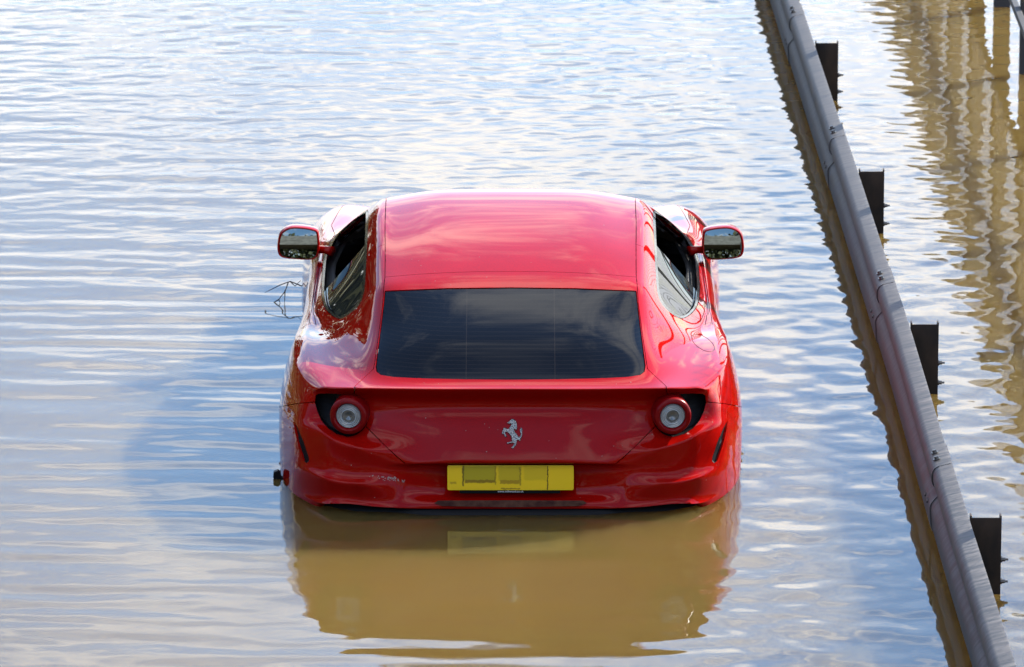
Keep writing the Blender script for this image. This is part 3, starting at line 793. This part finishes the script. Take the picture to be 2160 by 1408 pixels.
# --- door mirrors
def mirror_side(sg):
    root = empty('door_mirror', (0, 0, 0), car); root.matrix_parent_inverse = CARINV
    s = 2.62
    out = [(406, 492), (412, 486), (430, 482), (455, 480), (472, 483), (486, 493), (491, 510), (492, 528), (488, 540), (476, 545.5), (450, 548), (425, 549), (412, 546), (405, 536), (404, 512)]
    out = spline(out, 3); c = np.mean(out, axis=0)
    V = []; F = []; n = len(out)
    rings = [(.895, .012), (.92, .000), (.97, -.004), (1.0, .006), (1.02, .03), (.98, .07), (.86, .11), (.6, .145), (.25, .16)]
    for r_, ds in rings:
        for p in out:
            q = c + (np.array(p) - c) * r_; pt = plane_img(q[0], q[1] + (4 if r_ < .8 else 0), s); V.append(Vector((pt.x * sg, pt.y + ds, pt.z)))
    for r_ in range(len(rings) - 1):
        for i in range(n): F.append((r_ * n + i, (r_ + 1) * n + i, (r_ + 1) * n + (i + 1) % n, r_ * n + (i + 1) % n))
    F.append(tuple((len(rings) - 1) * n + i for i in range(n)))
    if sg < 0: F = [f_[::-1] for f_ in F]
    from_data('mirror_shell', V, F, PAINT, root, True)
    gl = []
    tilt = R(9)
    cz = plane_img(c[0], c[1], s)
    gf = []
    for r_ in (.90, .74, .55, .38, .2, .06):
        for p in out:
            q = c + (np.array(p) - c) * r_; pt = plane_img(q[0], q[1], s); dx_, dz_ = pt.x - cz.x, pt.z - cz.z
            gl.append(Vector((pt.x * sg, pt.y + .011 + dz_ * .19 + (dx_ * dx_ + dz_ * dz_) / 2.4 - .004, pt.z)))
    for r_ in range(5):
        for i in range(n): gf.append((r_ * n + i, (r_ + 1) * n + i, (r_ + 1) * n + (i + 1) % n, r_ * n + (i + 1) % n))
    gf.append(tuple(5 * n + i for i in range(n))[::-1])
    if sg < 0: gf = [g[::-1] for g in gf]
    from_data('mirror_glass', gl, gf, MIRROR, root, True)
    # arm down to the door
    a = plane_img(418, 527, s + .05); b = plane_img(392, 527, s + .04); c2 = plane_img(376, 531, s + .02)
    v, f = tube_data([(p.x * sg, p.y, p.z) for p in (a, b, c2)], [.020, .017, .024], 10)
    from_data('arm', v, f, PAINT, root, True)
mirror_side(1); mirror_side(-1)

# --- seats, dashboard, steering wheel seen through the half-open windows
for sx in (-.38, .38):
    seat = empty('seat', (0, 0, 0), car); seat.matrix_parent_inverse = CARINV
    for nm, bx in (('cushion', (sx - .25, sx + .25, 1.75, 2.25, -.12, .06)), ('backrest', (sx - .24, sx + .24, 1.5, 1.68, .062, .56)), ('headrest', (sx - .13, sx + .13, 1.47, 1.58, .562, .72))):
        b_ = bmesh.new(); bm_box(b_, *bx, .045); from_bm(nm, b_, SEATM, seat, True)
b_ = bmesh.new(); bm_box(b_, -.70, .70, 2.62, 2.92, .05, .44, .06); d_ = from_bm('dashboard', b_, LINING, car, True); d_.matrix_parent_inverse = CARINV
mb = MB(); wc = Vector((.38, 2.42, .33)); ring = [wc + Vector((.18 * math.cos(a), .06 * math.sin(a), .17 * math.sin(a))) for a in np.linspace(0, 2 * math.pi, 25)]
mb.tube(ring, .016, 8); mb.tube([wc - Vector((.17, 0, 0)), wc + Vector((.17, 0, 0))], .014, 6); mb.tube([wc, wc + Vector((0, .2, -.06))], .03, 8)
sw = mb.build('steering_wheel', BLACK, car, True); sw.matrix_parent_inverse = CARINV; sw['kind'] = 'stuff'

# --- fuel flap on the right haunch: a thin oval lid with a dark joint
ring = []
for a in np.linspace(0, 2 * math.pi, 33):
    ca, sa = math.cos(a), math.sin(a); th = R(33)
    l_, nn_ = hit(403 + 27.5 * ca * math.cos(th) - 13 * sa * math.sin(th), 724 + 27.5 * ca * math.sin(th) + 13 * sa * math.cos(th)); ring.append(l_ - nn_ * .0006)
mb = MB(); mb.tube(ring, .0017, 6); o_ = mb.build('fuel_flap', BLACK, car, True); o_.matrix_parent_inverse = CARINV
# --- dried splashes and a scuff on the bumper
SPECK = mat('dried_splash', (.22, .15, .13), .8)
def specks(name, pts, rmin, rmax):
    V = []; F = []; g = random.Random(3)
    for px, py in pts:
        l_, nn_ = hit(px, py)
        if l_ is None: continue
        t1 = nn_.orthogonal().normalized(); t2 = nn_.cross(t1); r_ = g.uniform(rmin, rmax); st_ = g.uniform(.6, 1.7); o0 = len(V)
        for k in range(7):
            a = 2 * math.pi * k / 7; q = r_ * g.uniform(.6, 1.2)
            V.append(l_ + nn_ * .0008 + t1 * math.cos(a) * q * st_ + t2 * math.sin(a) * q)
        F.append(tuple(range(o0, o0 + 7)))
    o = cpart(name, V, F, SPECK); o['kind'] = 'stuff'
g_ = random.Random(8)
specks('dried_splashes', [(g_.uniform(-255, 255), g_.uniform(425, 603)) for _ in range(26)] + [(g_.uniform(-320, 320), g_.uniform(805, 817)) for _ in range(10)] + [(g_.uniform(-440, 440), g_.uniform(880, 1055)) for _ in range(30)], .0008, .0021)
specks('bumper_scuff', [(-292 + 72 * t_ + g_.gauss(0, 3), 1004 + 12 * t_ + g_.gauss(0, 1.6)) for t_ in [g_.random() ** .8 for _ in range(40)]], .001, .0036)

# --- wheels, mostly under water
for sg in (1, -1):
    for s0 in (AX_R, AX_F):
        w = empty('wheel', (0, 0, 0), car); w.matrix_parent_inverse = CARINV
        def lat(name, prof, m):
            V = []; F = []; n = 40
            for r_, x in prof:
                for k in range(n):
                    a = 2 * math.pi * k / n; V.append((sg * x, s0 + r_ * math.cos(a), -.115 + r_ * math.sin(a)))
            for i in range(len(prof) - 1):
                for k in range(n): F.append((i * n + k, i * n + (k + 1) % n, (i + 1) * n + (k + 1) % n, (i + 1) * n + k))
            from_data(name, V, F, m, w, True)
        lat('tyre', [(.25, .960), (.29, .972), (.33, .965), (.342, .93), (.342, .70), (.32, .66), (.25, .66)], RUBBER)
        mb = MB()
        for k in range(10):
            a = 2 * math.pi * k / 10; mb.tube([(sg * .93, s0 + .04 * math.cos(a), -.115 + .04 * math.sin(a)), (sg * .92, s0 + .25 * math.cos(a), -.115 + .25 * math.sin(a))], [.022, .016], 6)
        mb.build('rim_spokes', ALLOY, w)
        lat('rim', [(.252, .945), (.25, .90), (.235, .89), (.235, .72)], ALLOY)
        # arch liner
        V = []; F = []
        for x in (.955, .60):
            for a in np.linspace(0, math.pi, 16): V.append((sg * x, s0 + .372 * math.cos(a), -.115 + .367 * math.sin(a)))
        for k in range(15): F.append((k, k + 1, k + 17, k + 16))
        V += [(sg * .60, s0, -.12)]
        for k in range(15): F.append((16 + k, 16 + k + 1, 32))
        cpart('arch_liner', V, F, BLACK)
bm_shell.free()

# ------------------------------------------------------------------ floating scraps by the car
def scrap(pxs, s, name, label, depth=.03):
    V = []; n = len(pxs)
    for dy in (0, depth):
        for (px, py) in pxs:
            z = zof(py, s); V.append((xof(px, s, z) + CARX, s + dy, z))
    F = [tuple(range(n)), tuple(range(2 * n - 1, n - 1, -1))] + [(i, i + n, (i + 1) % n + n, (i + 1) % n) for i in range(n)]
    o = from_data(name, V, F, BLACK); 
    me = o.data; c = Vector(V[0]); me.transform(Matrix.Translation(-c)); o.location = c
    tag(o, label, 'debris', 'black plastic scraps by the rear flanks'); return o
scrap([(-500, 997), (-491, 994), (-486, 998), (-484, 1008), (-478, 1010), (-478, 1030), (-496, 1030), (-497, 1014), (-501, 1008)], .55, 'torn_liner', 'torn black plastic scrap standing out of the water at the left rear flank')
scrap([(484, 1008), (488, 1012), (489, 1030), (478, 1034), (478, 1012)], .58, 'torn_liner', 'small black plastic scrap showing at the right rear flank of the red car')
# bare twigs at the car's left front
def twig():
    root = None
    def P(px, py, s): z = zof(py, s); return Vector((xof(px - CX, s, z) + CARX, s, z))
    lines = [[(636, 604, 3.7), (612, 594, 3.7), (590, 602, 3.7), (558, 618, 3.68)], [(608, 595, 3.7), (601, 615, 3.66), (588, 632, 3.66), (597, 660, 3.66), (590, 678, 3.66)], [(601, 612, 3.66), (600, 640, 3.66)],
             [(588, 632, 3.66), (575, 640, 3.68), (566, 652, 3.68)], [(612, 594, 3.7), (622, 604, 3.7), (634, 592, 3.7)]]
    for ln in lines:
        p = [P(*q) for q in ln]
        if root is None: root = empty('bare_twig', p[0]); c = p[0]
        v_, f_ = tube_data([q - c for q in p], [.0032] + [.0026] * (len(p) - 2) + [.0012], 5)
        from_data('branch', v_, f_, TWIG, root)
    tag(root, 'thin bare branching twig poking out of the water beside the car on the left', 'twig')
twig()

# ------------------------------------------------------------------ what stands around: the bridge the photograph was taken from, unseen woods added for the reflections
br = tag(empty('road_bridge', (0, -30, 0)), 'plain concrete road bridge spanning the flood behind the viewpoint', 'bridge')
bpy.context.view_layer.update()
def bpart(name, m, boxes, bev=.03):
    bm = bmesh.new()
    for b in boxes: bm_box(bm, *b, bev)
    o = from_bm(name, bm, m, br); o.matrix_parent_inverse = br.matrix_world.inverted()
bpart('deck', CONC, [(-40, 40, -35, -25.6, 4.4, 5.3)]); bpart('parapet', CONC, [(-40, 40, -25.9, -25.62, 5.303, 6.3)])
for x in (-9, 9): bpart('pier', CONC, [(x - .7, x + .7, -33, -27, -.44, 4.398)])

def wood(name, path, h0, h1, depth, n, size):
    g = np.random.default_rng(5); P_ = np.array(path, float); seg = np.linalg.norm(np.diff(P_, axis=0), axis=1); cum = np.r_[0, np.cumsum(seg)]
    tt = g.random(n) * cum[-1]; X_ = np.interp(tt, cum, P_[:, 0]); Y_ = np.interp(tt, cum, P_[:, 1])
    top = h0 + (h1 - h0) * (.5 + .25 * np.sin(tt * .55) + .25 * np.sin(tt * 1.37 + 1))
    z = top * (1 - g.random(n) ** 1.6) * .98 - .3
    X_ += g.normal(0, depth, n); Y_ += g.normal(0, depth, n)
    A = g.normal(size=(n, 3)); A /= np.linalg.norm(A, axis=1)[:, None]; B_ = np.cross(A, g.normal(size=(n, 3))); B_ /= np.linalg.norm(B_, axis=1)[:, None]
    C_ = np.stack([X_, Y_, z], 1); sz = (size * (.5 + g.random(n)))[:, None]
    V = np.concatenate([C_ - A * sz, C_ + B_ * sz * .7, C_ + A * sz, C_ - B_ * sz * .7], 1).reshape(-1, 3)
    F = np.arange(4 * n).reshape(n, 4)
    o = from_data(name, V.tolist(), F.tolist(), LEAF); tag(o, kind='stuff'); return o
wood('unseen_woods', [(-15, 66), (-24, 48), (-30, 30), (-34, 10), (-36, -30), (-20, -46), (20, -46), (45, -40)], 7, 11.5, 2.2, 15000, .8)  # unseen; left arm added so the car's flank mirrors something dark
